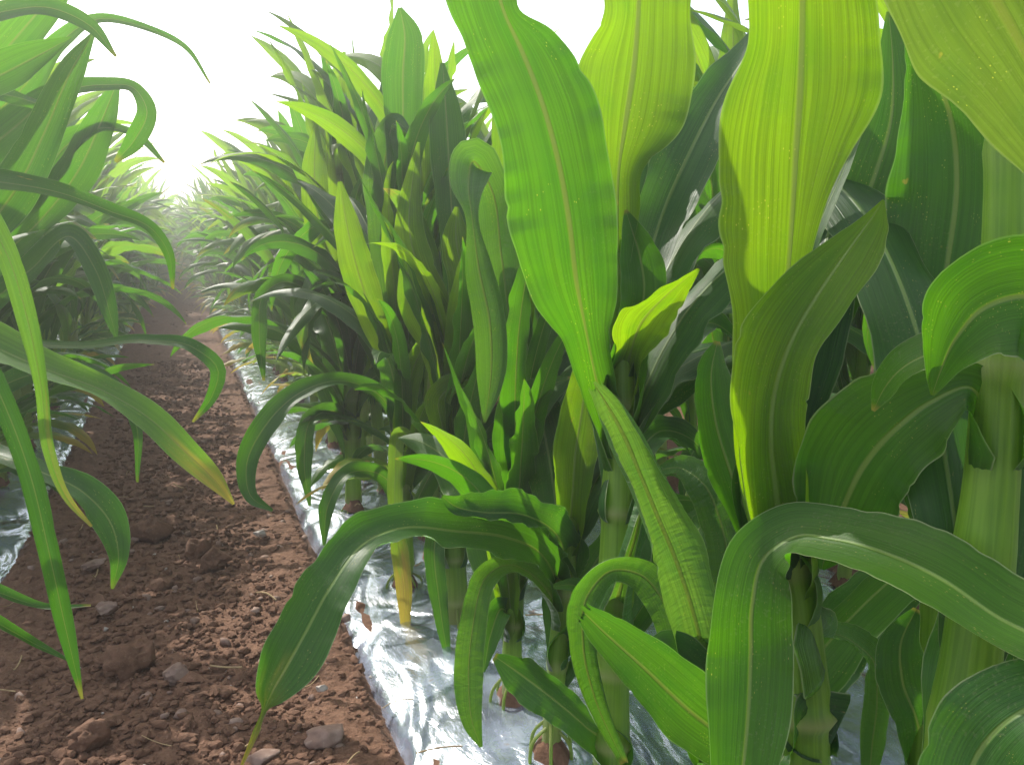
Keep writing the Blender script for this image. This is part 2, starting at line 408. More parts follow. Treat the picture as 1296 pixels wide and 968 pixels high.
for i in (3, 4, 5):
    o = bed_sheet(*BEDS[i]); o.location.z = -0.016

# ------------------------------------------------------------------ clods and stones
def rock_data(seed, sub=2, rough=0.35, flat=0.7):
    import bmesh
    bm = bmesh.new(); bmesh.ops.create_icosphere(bm, subdivisions=sub, radius=1.0)
    rr = random.Random(seed); cuts = [(Vector((rr.gauss(0, 1), rr.gauss(0, 1), rr.gauss(0, 1))).normalized(), rr.uniform(0.55, 0.85)) for _ in range(7)]; off = Vector((rr.uniform(-50, 50), rr.uniform(-50, 50), rr.uniform(-50, 50)))
    for v in bm.verts:
        p = v.co.normalized()
        d = 1 + rough * mnoise.noise(p * 1.3 + off) * 1.6 + rough * 0.8 * mnoise.noise(p * 3.1 + off) + rough * 0.5 * mnoise.noise(p * 7 + off)
        for q in cuts: d = min(d, q[1] / max(0.15, p.dot(q[0])) if p.dot(q[0]) > 0.15 else d)
        v.co = p * d; v.co.z *= flat
    V = np.array([v.co[:] for v in bm.verts]); F = np.array([[v.index for v in f.verts] for f in bm.faces])
    bm.free(); return V, F
ROCKS = [rock_data(s, 2, 0.45, 0.62) for s in range(9)]
ROCKS_S = [rock_data(s + 40, 1, 0.5, 0.7) for s in range(7)]
def scatter(name, mat, count, smin, smax, seed, xr, yr, power=2.2, sink=0.3, edge=False, src=None):
    rg = np.random.RandomState(seed); Vs, Fs, n0 = [], [], 0
    for i in range(count):
        y = yr[0] * (yr[1] / yr[0]) ** rg.rand(); x = rg.uniform(*xr)
        s = smin + (smax - smin) * rg.rand() ** power
        src_ = (ROCKS if s > 0.007 else ROCKS_S); V, F = src_[rg.randint(len(src_))]
        a = rg.uniform(0, 6.28); ca, sa = math.cos(a), math.sin(a)
        sc = s * rg.uniform(0.7, 1.3, 3)
        P = V * sc; P = np.stack([P[:, 0] * ca - P[:, 1] * sa, P[:, 0] * sa + P[:, 1] * ca, P[:, 2]], -1)
        z = float(soil_z(np.array([x]), np.array([y]))[0]) + s * (0.7 - sink) * 0.5
        Vs.append(P + [x, y, z + 0.003]); Fs.append(F + n0); n0 += len(V)
    o = obj(name, mesh_np(name, np.concatenate(Vs), np.concatenate(Fs), mat, smooth=(mat is not M_CLOD)))
    return tag(o, kind='stuff')
scatter('soil_crumbs', M_CLOD, 20000, 0.0015, 0.012, 3, (PATH_L + 0.012, PATH_R - 0.012), (0.7, 6.0), 2.6)
scatter('soil_clods', M_CLOD, 190, 0.009, 0.026, 4, (PATH_L + 0.02, PATH_R - 0.02), (0.8, 14.0), 2.4, 0.35)
scatter('gravel', M_STONE, 300, 0.004, 0.014, 6, (PATH_L, PATH_R), (0.75, 5.0), 2.0)
scatter('pale_gravel', M_PEBBLE, 110, 0.003, 0.007, 8, (PATH_L, PATH_R + 0.02), (0.75, 5.0), 2.0)
def straw(n, seed):
    rg = np.random.RandomState(seed); Vs, Fs, n0 = [], [], 0
    for i in range(n):
        y = 0.8 * (6 / 0.8) ** rg.rand(); x = rg.uniform(PATH_L - .1, PATH_R + .35); L = rg.uniform(.015, .07); a = rg.uniform(0, 3.14)
        t = np.linspace(-.5, .5, 5); bend = rg.uniform(-.01, .01)
        C = np.stack([x + math.cos(a) * L * t, y + math.sin(a) * L * t, 0.022 + (0.03 if x > PATH_R else 0) + bend * (1 - 4 * t * t) + soil_z(x + t * 0, y + t * 0)], -1)
        V, F, uv, ring = stalk_mesh(C, np.full(5, rg.uniform(.0006, .0018)), [], 5)
        Vs.append(V); Fs.append(F + n0); n0 += len(V)
    return tag(obj('straw_litter', mesh_np('straw_litter', np.concatenate(Vs), np.concatenate(Fs), M_STRAW)), kind='stuff')
straw(90, 2)

def ray(px, py):
    d = Vector(((px - PW / 2) / FPX, -(py - PH / 2) / FPX, -1.0))
    return (CM.to_3x3() @ d)
def at(px, py, d): return CAMP + ray(px, py) * d
def on_ground(px, py, z=0.0):
    r = ray(px, py); return CAMP + r * ((z - CAM_H) / r.z)

def big_rock(name, px, py, wpx, mat, seed, label, cat, flat=0.62, rough=0.4, rz=0.0, asp=0.8):
    p = on_ground(px, py, 0.022)
    d = (p - CAMP).dot(CM.to_3x3() @ Vector((0, 0, -1)))
    s = wpx * 0.58 * d / FPX
    V, F = rock_data(seed, 4, rough, flat)
    P = V * s * np.array([1, asp, 1])
    o = obj(name, mesh_np(name, P, F, mat)); o.location = p; o.rotation_euler[2] = rz
    return tag(o, label, cat)
big_rock('stone', 415, 930, 52, M_STONE, 71, 'smooth rounded brown stone at the bottom of the path beside the plastic film', 'stone', 0.6, 0.14, 0.3)
big_rock('soil_clod', 192, 672, 50, M_CLOD, 72, 'large dark clod of soil in the middle of the path below the dangling leaf', 'soil clod', 0.75, 0.4)
big_rock('soil_clod', 168, 836, 58, M_CLOD, 73, 'broad lumpy clod in the near left half of the path', 'soil clod', 0.6, 0.4, 0.7)
big_rock('stone', 222, 851, 34, M_STONE, 74, 'angular reddish stone just right of the broad lumpy clod', 'stone', 0.6, 0.35)
big_rock('soil_clod', 116, 932, 50, M_CLOD, 75, 'sunlit crumbly clod at the bottom left of the path', 'soil clod', 0.8, 0.5)
big_rock('soil_clod', 272, 708, 34, M_CLOD, 76, 'dark knobbly clod right of centre on the path, beside a pair of smaller lumps', 'soil clod', 0.8, 0.4)
big_rock('soil_clod', 248, 694, 34, M_CLOD, 77, 'mid brown clod touching the dark knobbly clod on its left', 'soil clod', 0.7, 0.4)
big_rock('stone', 330, 958, 40, M_STONE, 78, 'flat brown stone at the very bottom of the path below the dry leaf tip', 'stone', 0.4, 0.25)
big_rock('stone', 120, 712, 34, M_STONE, 79, 'flat tilted slab of stone near the left edge of the path', 'stone', 0.3, 0.25, 0.9, 0.5)
big_rock('pebble', 407, 870, 13, M_PEBBLE, 80, 'small whitish pebble lying right of the dry curled leaf tip', 'pebble', 0.7, 0.2)
big_rock('pebble', 329, 675, 14, M_PEBBLE, 81, 'small pale pebble on the path left of the plastic film', 'pebble', 0.6, 0.2)
big_rock('stone', 135, 770, 28, M_STONE, 82, 'small pale brown stone above the broad lumpy clod', 'stone', 0.5, 0.2)

# ------------------------------------------------------------------ maize built leaf by leaf
def grown_leaf(rng, h, az, L, W, th0, bend, pw, twist, n, nc, kink=None, r_st=0.012):
    v = np.linspace(0, 1, n)
    th = th0 + bend * v ** pw
    if kink: th = th + kink[1] / (1 + np.exp(-(v - kink[0]) / 0.02))
    a = az + twist * 0.35 * v
    d = np.stack([np.sin(th) * np.cos(a), np.sin(th) * np.sin(a), np.cos(th)], -1)
    P = np.concatenate([[[0, 0, 0]], np.cumsum(d[:-1] * L / (n - 1), axis=0)])
    P = P + np.array([0, 0, h])
    T = norm(np.gradient(P, axis=0))
    out = np.stack([-np.sin(a), np.cos(a), 0 * a], -1)
    tw = twist * np.clip(v - 0.1, 0, 1) ** 1.3
    N = np.cross(out, T)
    side = out * np.cos(tw)[:, None] + N * np.sin(tw)[:, None]
    prof = np.interp(v, [0, .04, .10, .22, .42, .62, .8, .92, 1], [.42, .48, .66, .93, 1.0, .93, .68, .38, .02]) * W / 2
    curl = np.interp(v, [0, .05, .12, .3, 1], [2.3, 1.9, 0.95, 0.42, 0.30])
    return blade(P, side, prof, prof, curl * (1 if rng.rand() < 0.9 else 1.4), rng, nc=nc, ruffle=rng.uniform(0.10, 0.34), waves=rng.uniform(3, 6), fold=0.18)

def far_side(seed, n, z0, z1, az0, az1, bright=0.3, up=False):
    rr = random.Random(seed); out = []
    for i in range(n):
        z = z0 + (z1 - z0) * (i + rr.random() * 0.6) / n; t = z / 1.2
        if up: out.append((z, rr.uniform(az0, az1), rr.uniform(.34, .56), rr.uniform(.030, .056), rr.uniform(.08, .35), rr.uniform(.2, 2.2), rr.uniform(-1.8, 1.8), rr.choice((M_LEAF, M_LEAF, M_BRIGHT, M_DARK)))); continue
        out.append((z, rr.uniform(az0, az1), rr.uniform(.45, .70), rr.uniform(.065, .09), rr.uniform(.25, .6), rr.uniform(1.0, 2.4) * (1.2 - t), rr.uniform(-1.2, 1.2),
                    M_LEAF if rr.random() < bright else M_DARK))
    return out
rngh = np.random.RandomState(11)
def hero_plant(label, stalk, leaves, group='maize plants of the nearest right row', seed=0, fill=(), wide=1.0):
    """stalk: [(px, py, depth, radius_px)...] upwards; leaves: dict(at=py on the stalk, pts=[(px, py, depth, w or (wl, wr)[, roll[, curl]])...])"""
    rng = np.random.RandomState(seed + 100)
    pts = [(*at(x, y, d), r * d / FPX) for x, y, d, r in stalk]
    x0, y0, z0, r0 = pts[0]
    zb = 0.03
    if z0 > zb + 0.03:
        dx = pts[0][0] - pts[1][0]; dy = pts[0][1] - pts[1][1]; dz = max(0.05, pts[1][2] - pts[0][2]); k = min(0.25, abs(dx / dz)) * (1 if dx > 0 else -1); kk = max(-.25, min(.25, dy / dz))
        pts = [(x0 + k * (z0 - zb) * 0.6, y0 + kk * (z0 - zb) * 0.6, zb, r0 * 1.05)] + pts
    base = Vector(pts[0][:3]); root = empty('maize_plant', base)
    tag(root, label, 'maize plant', group)
    n = 70; C = catmull(pts, n); P = C[:, :3]; rad = np.maximum(C[:, 3], 0.002)
    L = np.linalg.norm(np.diff(P, axis=0), axis=1).sum()
    nodes = [0.01 + 0.04 / L]
    while nodes[-1] < 0.97: nodes.append(nodes[-1] + (0.07 + 0.10 * nodes[-1]) / L * rng.uniform(0.85, 1.15))
    V, F, uv, ring = stalk_mesh(P - np.array(base), rad, nodes, 18)
    obj('stalk', mesh_np('stalk', V, F, M_STALK, uv, attr=ring), root)
    # brace roots round the foot
    for a in np.linspace(0, 6.28, 7)[:-1] + rng.uniform(0, 1):
        q = np.array([[math.cos(a) * rad[0] * 0.5, math.sin(a) * rad[0] * 0.5, 0.035 + 0.01 * math.sin(a * 3)], [math.cos(a) * (rad[0] + 0.012), math.sin(a) * (rad[0] + 0.012), 0.018], [math.cos(a) * (rad[0] + 0.02), math.sin(a) * (rad[0] + 0.02), -0.03]])
        C2 = catmull(q, 8); V, F, uv, ring = stalk_mesh(C2, np.full(8, 0.0026), [], 6)
        obj('brace_root', mesh_np('brace_root', V, F, M_STALK, uv, attr=ring), root)
    sy = [project(p)[1] for p in P]
    for (zf, az, Lf, Wf, th0, bend, tw, m_) in fill:            # further leaves of the same plant, on its far side
        k = int(np.clip(np.argmin(np.abs(P[:, 2] - zf)), 0, n - 1))
        V, F, uv = grown_leaf(rng, 0.0, R(az), Lf, Wf, th0, bend, 1.5, tw, 40, 11)
        obj('leaf', mesh_np('leaf', V + P[k] - np.array(base), F, m_, uv), root)
    for lf in leaves:
        k = int(np.argmin([abs(q - lf['at']) for q in sy]))
        p0 = P[k]; T0 = norm(P[min(k + 1, n - 1)] - P[max(k - 1, 0)])
        rows = []
        for q in lf['pts']:
            x, y, d, wd = q[:4]; roll = q[4] if len(q) > 4 else 0.0; curl = q[5] if len(q) > 5 else 30.0
            wlr = wd if isinstance(wd, tuple) else (wd, wd)
            rows.append((*at(x, y, d), wide * wlr[0] * d / FPX, wide * wlr[1] * d / FPX, R(roll), R(curl)))
        r_st = rad[k] * 1.14; k5 = max(0, k - max(1, int(0.028 / L * n)))
        lead = [(*P[k5], rad[k5] * 0.86, rad[k5] * 0.86, rows[0][5], R(165)), (*p0, r_st, r_st, rows[0][5], R(150))]
        if lf.get('nolead'): lead = lead[:1]
        nn = lf.get('n', 90)
        C = catmull(lead + rows, nn)
        cc = np.maximum(np.abs(C[:, 6]), 1e-3); grow_w = cc / np.sin(np.minimum(cc, math.pi / 2))      # the widths given are seen widths
        C[:, 3] *= grow_w; C[:, 4] *= grow_w
        Pm = C[:, :3] - np.array(base)
        T = norm(np.gradient(Pm, axis=0))
        view = norm(C[:, :3] - np.array(CAMP))
        sd_ = np.cross(view, T)
        # keep the side vector continuous where the midrib points at the camera
        for i in range(len(sd_)):
            if np.linalg.norm(sd_[i]) < 0.25 and i: sd_[i] = 0.3 * sd_[i] + 0.7 * sd_[i - 1]
            if i and sd_[i] @ sd_[i - 1] < -0.2 * np.linalg.norm(sd_[i]) * np.linalg.norm(sd_[i-1]) : pass
        sd_ = norm(sd_)
        N = np.cross(sd_, T); ro = C[:, 5][:, None]
        side = sd_ * np.cos(ro) + N * np.sin(ro)
        N2 = norm(np.cross(side, T)); vv_ = np.linspace(0, 1, nn)
        Pm = Pm - N2 * (r_st * np.clip(1 - vv_ / 0.22, 0, 1) ** 1.2)[:, None]                        # the sheath lies round the stalk
        WL, WR = np.maximum(C[:, 3], 0.0006), np.maximum(C[:, 4], 0.0006)
        V, F, uv = blade(Pm, side, WL, WR, C[:, 6], rng, nc=lf.get('nc', 15), ruffle=lf.get('ruffle', 0.09), waves=lf.get('waves', 4.0),
                         crinkle=max(0.16, lf.get('crinkle', 0.0)), tear=lf.get('tear', 0.0))
        o = obj('leaf', mesh_np('leaf', V, F, lf.get('mat', M_LEAF), uv), root)
        if lf.get('label'): o['label'] = lf['label']
    return root

CMI = CM.inverted()
def project(p):
    q = CMI @ Vector(p); return (PW / 2 + FPX * q.x / -q.z, PH / 2 - FPX * q.y / -q.z)

CR = dict(mat=M_CRINK, crinkle=1.0)
# plant A: tall plant in the middle with the two broad raised leaves
hero_plant('tall maize plant in the centre whose two broad upright leaves reach the top edge',
  [(772,968,1.11,22),(780,700,1.11,21),(786,520,1.11,19),(785,400,1.11,14),(782,300,1.11,8)],
  [dict(at=430, n=120, mat=M_BRIGHT, ruffle=.05, pts=[(782,330,1.10,17,0,110),(781,270,1.10,28,0,80),(783,215,1.10,32,0,50),(792,150,1.09,(60,72),0,22),(802,85,1.08,(68,73),0,16),(807,15,1.065,(42,68),0,16),(809,-40,1.05,(55,66),0,16),(810,-90,1.03,50),(800,-180,1.0,26),(790,-240,.97,2)]),
   dict(at=575, n=140, ruffle=.06, waves=9, crinkle=.25, pts=[(757,490,1.09,22,0,100),(742,420,1.05,(32,30),0,55),(729,352,1.01,(62,54),0,24),(721,282,.99,(76,58),0,14),(708,210,.975,(69,62),0,12),(686,130,.96,(64,64),0,12),(658,58,.95,(68,46),0,12),(641,20,.94,(66,18),0,14),(625,-30,.93,(64,36),0,14),(600,-120,.9,44),(570,-220,.87,3)]),
   dict(at=470, mat=M_DARK, pts=[(805,390,1.12,18,0,70),(820,330,1.15,30,10,30),(842,262,1.19,38,15,20),(872,195,1.22,40,20,20),(905,130,1.25,34,30),(950,60,1.28,20,50),(985,0,1.3,3,60)]),
   dict(at=520, pts=[(806,410,1.09,24,0,60),(815,370,1.08,28,0,30),(810,325,1.08,26,0,30),(799,288,1.08,12),(792,266,1.08,2)]),
   dict(at=500, mat=M_BRIGHT, pts=[(800,440,1.08,18,0,80),(812,408,1.04,34,-20,30),(842,375,1.0,26,-45,20),(884,340,.97,3,-50)]),
   dict(at=520, mat=M_DARK, pts=[(780,430,1.13,18,0,80),(768,370,1.14,30,0,30),(765,310,1.15,18),(762,272,1.16,2)]),
   dict(at=790, **CR, pts=[(792,720,1.05,14,0,150),(806,670,1.04,12,0,160),(814,630,1.05,9,0,160),(812,600,1.06,3)]),
   dict(at=955, mat=M_DARK, ruffle=.14, pts=[(740,918,1.09,20,10,50),(695,880,1.10,27,20,25),(655,850,1.12,24,25,25),(626,830,1.13,5,20)], label='short dark broad leaf low over the film'),
   dict(at=640, mat=M_DARK, pts=[(800,590,1.15,18,0,70),(840,545,1.25,20,30),(880,560,1.32,14,40),(905,600,1.38,3,40)]),
   dict(at=560, mat=M_DARK, pts=[(820,480,1.15,22,0,70),(860,430,1.2,26,20),(905,410,1.28,20,50),(945,440,1.33,3,60)]),
  ], seed=1, fill=far_side(1, 6, .15, .8, -20, 70))
# plant C: the brightest plant right of centre
hero_plant('broad maize plant right of centre with a huge glowing yellow green upright leaf',
  [(1017,968,.79,32),(1013,850,.79,31),(1002,740,.79,29),(982,650,.78,24),(978,560,.78,14),(985,470,.78,7)],
  [dict(at=700, n=140, mat=M_BRIGHT, ruffle=.03, pts=[(974,620,.77,34,0,120),(970,550,.76,38,0,100),(978,470,.76,(48,38),0,60),(990,410,.755,(60,30),0,32),(999,340,.75,(84,24),0,22),(1004,270,.74,(92,36),0,18),(1008,190,.73,(95,66),0,15),(1012,120,.72,(86,93),0,14),(1014,50,.71,(66,93),0,14),(1015,0,.70,(66,86),0,14),(1015,-80,.68,70),(1010,-180,.65,40),(1000,-260,.62,3)]),
   dict(at=720, n=140, mat=M_BRIGHT, ruffle=.03, pts=[(982,620,.745,38,0,115),(976,560,.735,(40,40),0,90),(980,500,.73,(52,40),0,60),(1002,432,.72,(60,38),10,40),(1040,365,.71,(46,50),20,30),(1078,310,.70,(24,50),30,20),(1104,274,.695,(8,30),30,20),(1118,253,.69,(1,3),30)]),
   dict(at=740, pts=[(950,660,.79,22,0,90),(922,590,.80,30,-10,50),(905,530,.81,28,-20,40),(900,475,.82,22,-20,30),(908,432,.84,3)]),
   dict(at=690, pts=[(1035,420,.84,34,0,50),(1072,310,.86,48,0,20),(1108,220,.87,(56,50),0,15),(1128,150,.88,(42,34),0),(1130,80,.89,20),(1125,15,.9,3)]),
   dict(at=690, mat=M_DARK, pts=[(1010,400,.82,14,40,60),(1035,290,.81,16,40,30),(1068,215,.82,14,50,30),(1100,140,.84,2,50)]),
   dict(at=820, **CR, pts=[(1045,800,.86,14,40,60),(1080,812,.88,19,50,60),(1105,835,.88,18,30,60),(1110,885,.88,16,0,60),(1104,940,.88,15,0,60),(1098,1010,.88,3)]),
   dict(at=900, mat=M_DARK, pts=[(990,960,.78,18,-50,40),(960,975,.74,26,-60,30),(900,1010,.70,22,-60,30),(850,1060,.67,3,-60)]),
  ], seed=2, fill=far_side(2, 2, .35, .6, 0, 60))
# plant G: stunted plant with the rolled leaf between them
hero_plant('stunted maize plant with tightly rolled crinkled leaves between the two tall bright plants',
  [(905,985,.94,19),(900,920,.94,18),(894,850,.93,14),(885,800,.93,8)],
  [dict(at=860, n=170, mat=M_PALE, crinkle=.4, ruffle=.03, tear=.006, label='long rolled light green leaf pointing up and left', pts=[(884,800,.92,30,0,95),(868,745,.91,(32,34),0,85),(852,700,.905,(32,34),-10,85),(833,655,.90,(28,28),-15,100),(811,602,.89,23,-10,115),(789,550,.88,22,0,130),(770,515,.87,17,0,120),(754,489,.86,10,0,60)]),
   dict(at=870, n=110, **CR, ruffle=.05, pts=[(915,780,.95,20,0,60),(922,720,.96,26,0,30),(912,660,.97,26,0,40),(890,612,.98,22,0,60),(860,592,1.0,14,-30,60),(830,596,1.02,3)]),
   dict(at=960, n=110, mat=M_DARK, ruffle=.04, pts=[(930,945,.84,36,-10,40),(868,895,.80,46,-15,28),(812,842,.78,38,-15,30),(765,800,.77,25,-10,40),(736,772,.76,11,0,40)], tear=.008, label='broad grey green leaf with a torn blunt end'),
   dict(at=920, mat=M_DARK, pts=[(895,880,.91,34,0,40),(870,845,.90,34,-20,20),(845,822,.90,26,-30),(812,835,.90,4,-40)]),
   dict(at=870, n=130, **CR, ruffle=.1, pts=[(858,815,.95,18,0,80),(842,765,.96,23,0,60),(812,728,.97,21,0,70),(775,722,.97,15,0,110),(743,755,.97,19,0,80),(738,815,.97,17,0,100),(752,880,.98,13,0,110),(790,965,1.0,5,0,60)], label='crinkled leaf hooked over and hanging down'),
  ], seed=3, fill=far_side(3, 3, .1, .3, -20, 50))
# plant E at the right edge
hero_plant('thick stalked maize plant at the right edge of the picture',
  [(1205,968,.63,34),(1222,880,.63,34),(1240,740,.63,33),(1257,580,.63,31),(1264,450,.63,29),(1272,320,.63,27),(1274,200,.63,24),(1274,100,.63,16)],
  [dict(at=545, n=120, ruffle=.10, pts=[(1225,490,.625,(38,30),-20,60),(1180,508,.64,(58,58),-15,25),(1132,545,.66,(58,80),-5,24),(1092,592,.69,(62,80),0,24),(1066,645,.72,(58,56),0,20),(1048,690,.75,(30,34)),(1040,720,.77,3)]),
  ], seed=4, fill=far_side(4, 3, .3, .5, 20, 80))
hero_plant('slimmer maize plant with a large dark grey green leaf behind the thick right stalk',
  [(1168,968,.80,19),(1178,860,.80,18),(1183,760,.80,17),(1185,650,.80,14),(1186,560,.80,9)],
  [dict(at=590, n=110, mat=M_DARK, ruffle=.05, pts=[(1178,470,.79,(48,30),0,40),(1188,400,.785,(48,36),0,20),(1202,320,.78,(78,42),0,15),(1212,235,.775,(80,40),0,15),(1205,155,.77,(66,42)),(1178,80,.76,34),(1150,25,.75,4)]),
   dict(at=720, mat=M_DARK, pts=[(1205,680,.74,(30,40),0,50),(1180,635,.73,(34,30),0,25),(1160,600,.73,20,0),(1146,575,.73,3)]),
   dict(at=955, mat=M_DARK, pts=[(1160,910,.79,26,0,60),(1142,860,.78,30,0,30),(1140,815,.78,26,0,30),(1160,770,.78,4,0)]),
  ], seed=5, fill=far_side(5, 3, .45, .65, 0, 80))
# plant F: out of frame on the right, its leaves reach in
hero_plant('nearest maize plant on the right, standing beyond the frame edge with leaves reaching in',
  [(1560,1300,.50,42),(1550,1000,.50,40),(1530,700,.50,38),(1510,400,.49,34),(1490,150,.48,28),(1480,-50,.47,16)],
  [dict(at=930, n=150, ruffle=.035, waves=9, nc=19, pts=[(1440,850,.51,48,-40,60),(1350,820,.52,62,-45,30),(1270,785,.55,66,-45,22),(1195,735,.58,66,-45,20),(1120,700,.62,58,-45,20),(1055,682,.66,50,-45,20),(1003,680,.69,46,-40,22),(968,705,.70,44,-20,25),(952,765,.70,48,0,22),(950,830,.70,52,0,20),(947,900,.69,50,0,20),(940,975,.68,40),(930,1060,.68,20),(925,1110,.68,2)], label='big arched leaf that folds over and hangs down'),
   dict(at=560, n=110, ruffle=.06, pts=[(1430,450,.50,60,20,60),(1360,400,.50,76,15,30),(1295,375,.51,74,0,25),(1245,390,.525,66,-10,30),(1212,425,.54,44,-20,40),(1190,470,.56,18,-20),(1180,500,.57,2)]),
   dict(at=640, n=110, ruffle=.05, pts=[(1420,500,.5,42,-50,50),(1340,430,.52,56,-50,30),(1270,420,.545,54,-50,25),(1200,440,.57,40,-50,25),(1150,460,.59,28,-40,25),(1120,490,.61,16,-20),(1105,520,.62,2)]),
   dict(at=300, n=110, mat=M_OLIVE, ruffle=.03, pts=[(1420,270,.45,60,0,60),(1360,180,.43,(66,70),0,25),(1310,90,.41,(88,90),0,15),(1260,0,.39,(118,110),0,12),(1200,-90,.375,100),(1120,-180,.36,60),(1060,-240,.35,4)]),
   dict(at=1050, mat=M_DARK, pts=[(1420,880,.5,36,-30,60),(1350,880,.51,52,-30,30),(1285,905,.52,62,-20,25),(1240,950,.53,62,-10),(1215,1020,.53,48),(1205,1100,.53,3)]),
  ], seed=6)
# plant K with the long leaf bending to the path
hero_plant('maize plant with a long dark dry tipped leaf bent down to the soil path',
  [(697,945,1.31,13),(706,830,1.31,12),(718,700,1.31,12),(732,580,1.31,10),(742,480,1.31,6)],
  [dict(at=690, mat=M_BRIGHT, ruffle=.08, pts=[(724,630,1.28,20,0,80),(728,575,1.27,27,0,40),(737,515,1.27,26,0,25),(743,460,1.28,14),(746,415,1.3,2)]),
   dict(at=760, n=170, nc=19, mat=M_DTIP, ruffle=.09, waves=7, crinkle=.35, pts=[(690,705,1.26,22,-30,60),(640,680,1.2,42,-38,30),(575,672,1.15,40,-42,30),(510,668,1.1,34,-45,40),(458,690,1.05,34,-40,45),(420,740,1.01,36,-25,35),(388,798,.98,38,-10,30),(360,848,.95,34,0,30),(344,876,.94,20,0,50),(337,892,.94,6,0,80),(323,928,.93,4,0,80),(306,968,.93,2)], label='long dark leaf bending down to the path'),
   dict(at=720, n=110, mat=M_DARK, crinkle=.4, ruffle=.2, pts=[(700,672,1.25,24,-40,60),(655,650,1.2,26,-45,50),(610,648,1.17,24,-40,60),(575,640,1.15,14,-30,50),(560,628,1.14,3)]),
   dict(at=780, n=110, **CR, ruffle=.08, pts=[(650,715,1.28,12,-20,60),(612,735,1.22,15,0,50),(598,795,1.20,18,0,25),(593,860,1.19,18,0,25),(598,915,1.18,12,0,30),(609,945,1.18,2)]),
   dict(at=830, mat=M_DARK, pts=[(735,790,1.28,14,0,60),(742,760,1.25,17,30),(725,740,1.22,10),(700,742,1.2,3)]),
  ], seed=7, fill=far_side(7, 6, .1, .5, -20, 80))
hero_plant('maize plant with a pale leaf snapped over near its top and hanging beside the stalk',
  [(648,828,1.47,12),(652,720,1.47,12),(656,600,1.47,11),(660,500,1.47,8),(662,420,1.47,4)],
  [dict(at=560, n=130, ruffle=.05, pts=[(646,420,1.45,20,0,60),(634,320,1.42,26,20,30),(622,240,1.39,28,30,20),(600,205,1.35,30,20,15),(593,235,1.31,24,0,15),(597,272,1.29,9,0,60),(606,340,1.28,17,0,90),(620,410,1.27,20,0,80),(621,480,1.27,17,0,60),(613,535,1.27,2)], label='leaf snapped over at its top, silvery at the fold', mat=M_CRINK),
   dict(at=640, ruffle=.1, pts=[(652,585,1.44,26,0,60),(654,545,1.42,30,0,30),(664,510,1.4,26,20,20),(690,490,1.38,14,40),(722,478,1.36,2,50)]),
   dict(at=520, mat=M_LEAF, pts=[(650,440,1.46,24,0,50),(640,370,1.47,30),(636,300,1.48,30),(640,240,1.49,22),(648,190,1.5,3)]),
   dict(at=500, mat=M_LEAF, pts=[(680,430,1.47,22,0,50),(700,380,1.5,26,20),(720,330,1.55,20,30),(745,290,1.6,3,30)]),
   dict(at=460, mat=M_BRIGHT, pts=[(660,380,1.47,18,0,90),(655,300,1.47,26,0,30),(650,200,1.47,30),(655,120,1.47,24),(662,60,1.47,3)]),
   dict(at=740, mat=M_DARK, pts=[(670,700,1.45,14,0,60),(690,715,1.42,18,30),(700,770,1.4,16,20),(695,830,1.38,2)]),
   dict(at=790, mat=M_DARK, pts=[(635,770,1.45,14,0,60),(622,800,1.42,14,0),(612,850,1.4,2)]),
  ], seed=8, fill=far_side(8, 8, .1, .6, -30, 100) + far_side(58, 10, .1, .42, -170, 0, up=True))
hero_plant('sturdy maize plant behind the long bent leaf with bright curled upper leaves',
  [(577,790,1.78,15),(575,700,1.78,15),(572,580,1.78,13),(570,470,1.78,10),(572,380,1.78,5)],
  [dict(at=520, mat=M_BRIGHT, pts=[(582,420,1.75,20,0,80),(588,360,1.73,24,0,30),(577,300,1.72,20),(578,262,1.72,3)]),
   dict(at=480, mat=M_BRIGHT, pts=[(560,400,1.77,20,0,80),(530,340,1.75,24,0,30),(518,290,1.74,22),(522,230,1.74,12),(530,180,1.74,2)]),
   dict(at=560, mat=M_BRIGHT, pts=[(545,430,1.75,20,0,60),(528,390,1.73,26,0,30),(518,350,1.72,16),(514,320,1.72,3)]),
   dict(at=600, mat=M_BRIGHT, pts=[(560,540,1.74,16,0,80),(556,505,1.72,20,0,30),(580,485,1.7,16,30),(600,478,1.68,3)]),
   dict(at=440, mat=M_LEAF, pts=[(575,330,1.79,18,0,70),(570,240,1.8,24),(565,150,1.8,24),(560,80,1.8,3)]),
   dict(at=460, mat=M_LEAF, pts=[(600,360,1.8,18,0,60),(630,280,1.85,24,10),(640,200,1.9,20,10),(655,130,1.95,3,10)]),
   dict(at=700, mat=M_DARK, pts=[(560,650,1.75,14,0,60),(550,690,1.7,15),(556,760,1.68,13),(570,850,1.66,2)]),
   dict(at=660, mat=M_DARK, pts=[(600,600,1.78,16,0,60),(620,570,1.8,20,20),(640,590,1.82,3,40)]),
  ], seed=9, wide=0.86, fill=far_side(9, 8, .1, .75, -30, 110) + far_side(59, 13, .1, .5, -170, 0, up=True))
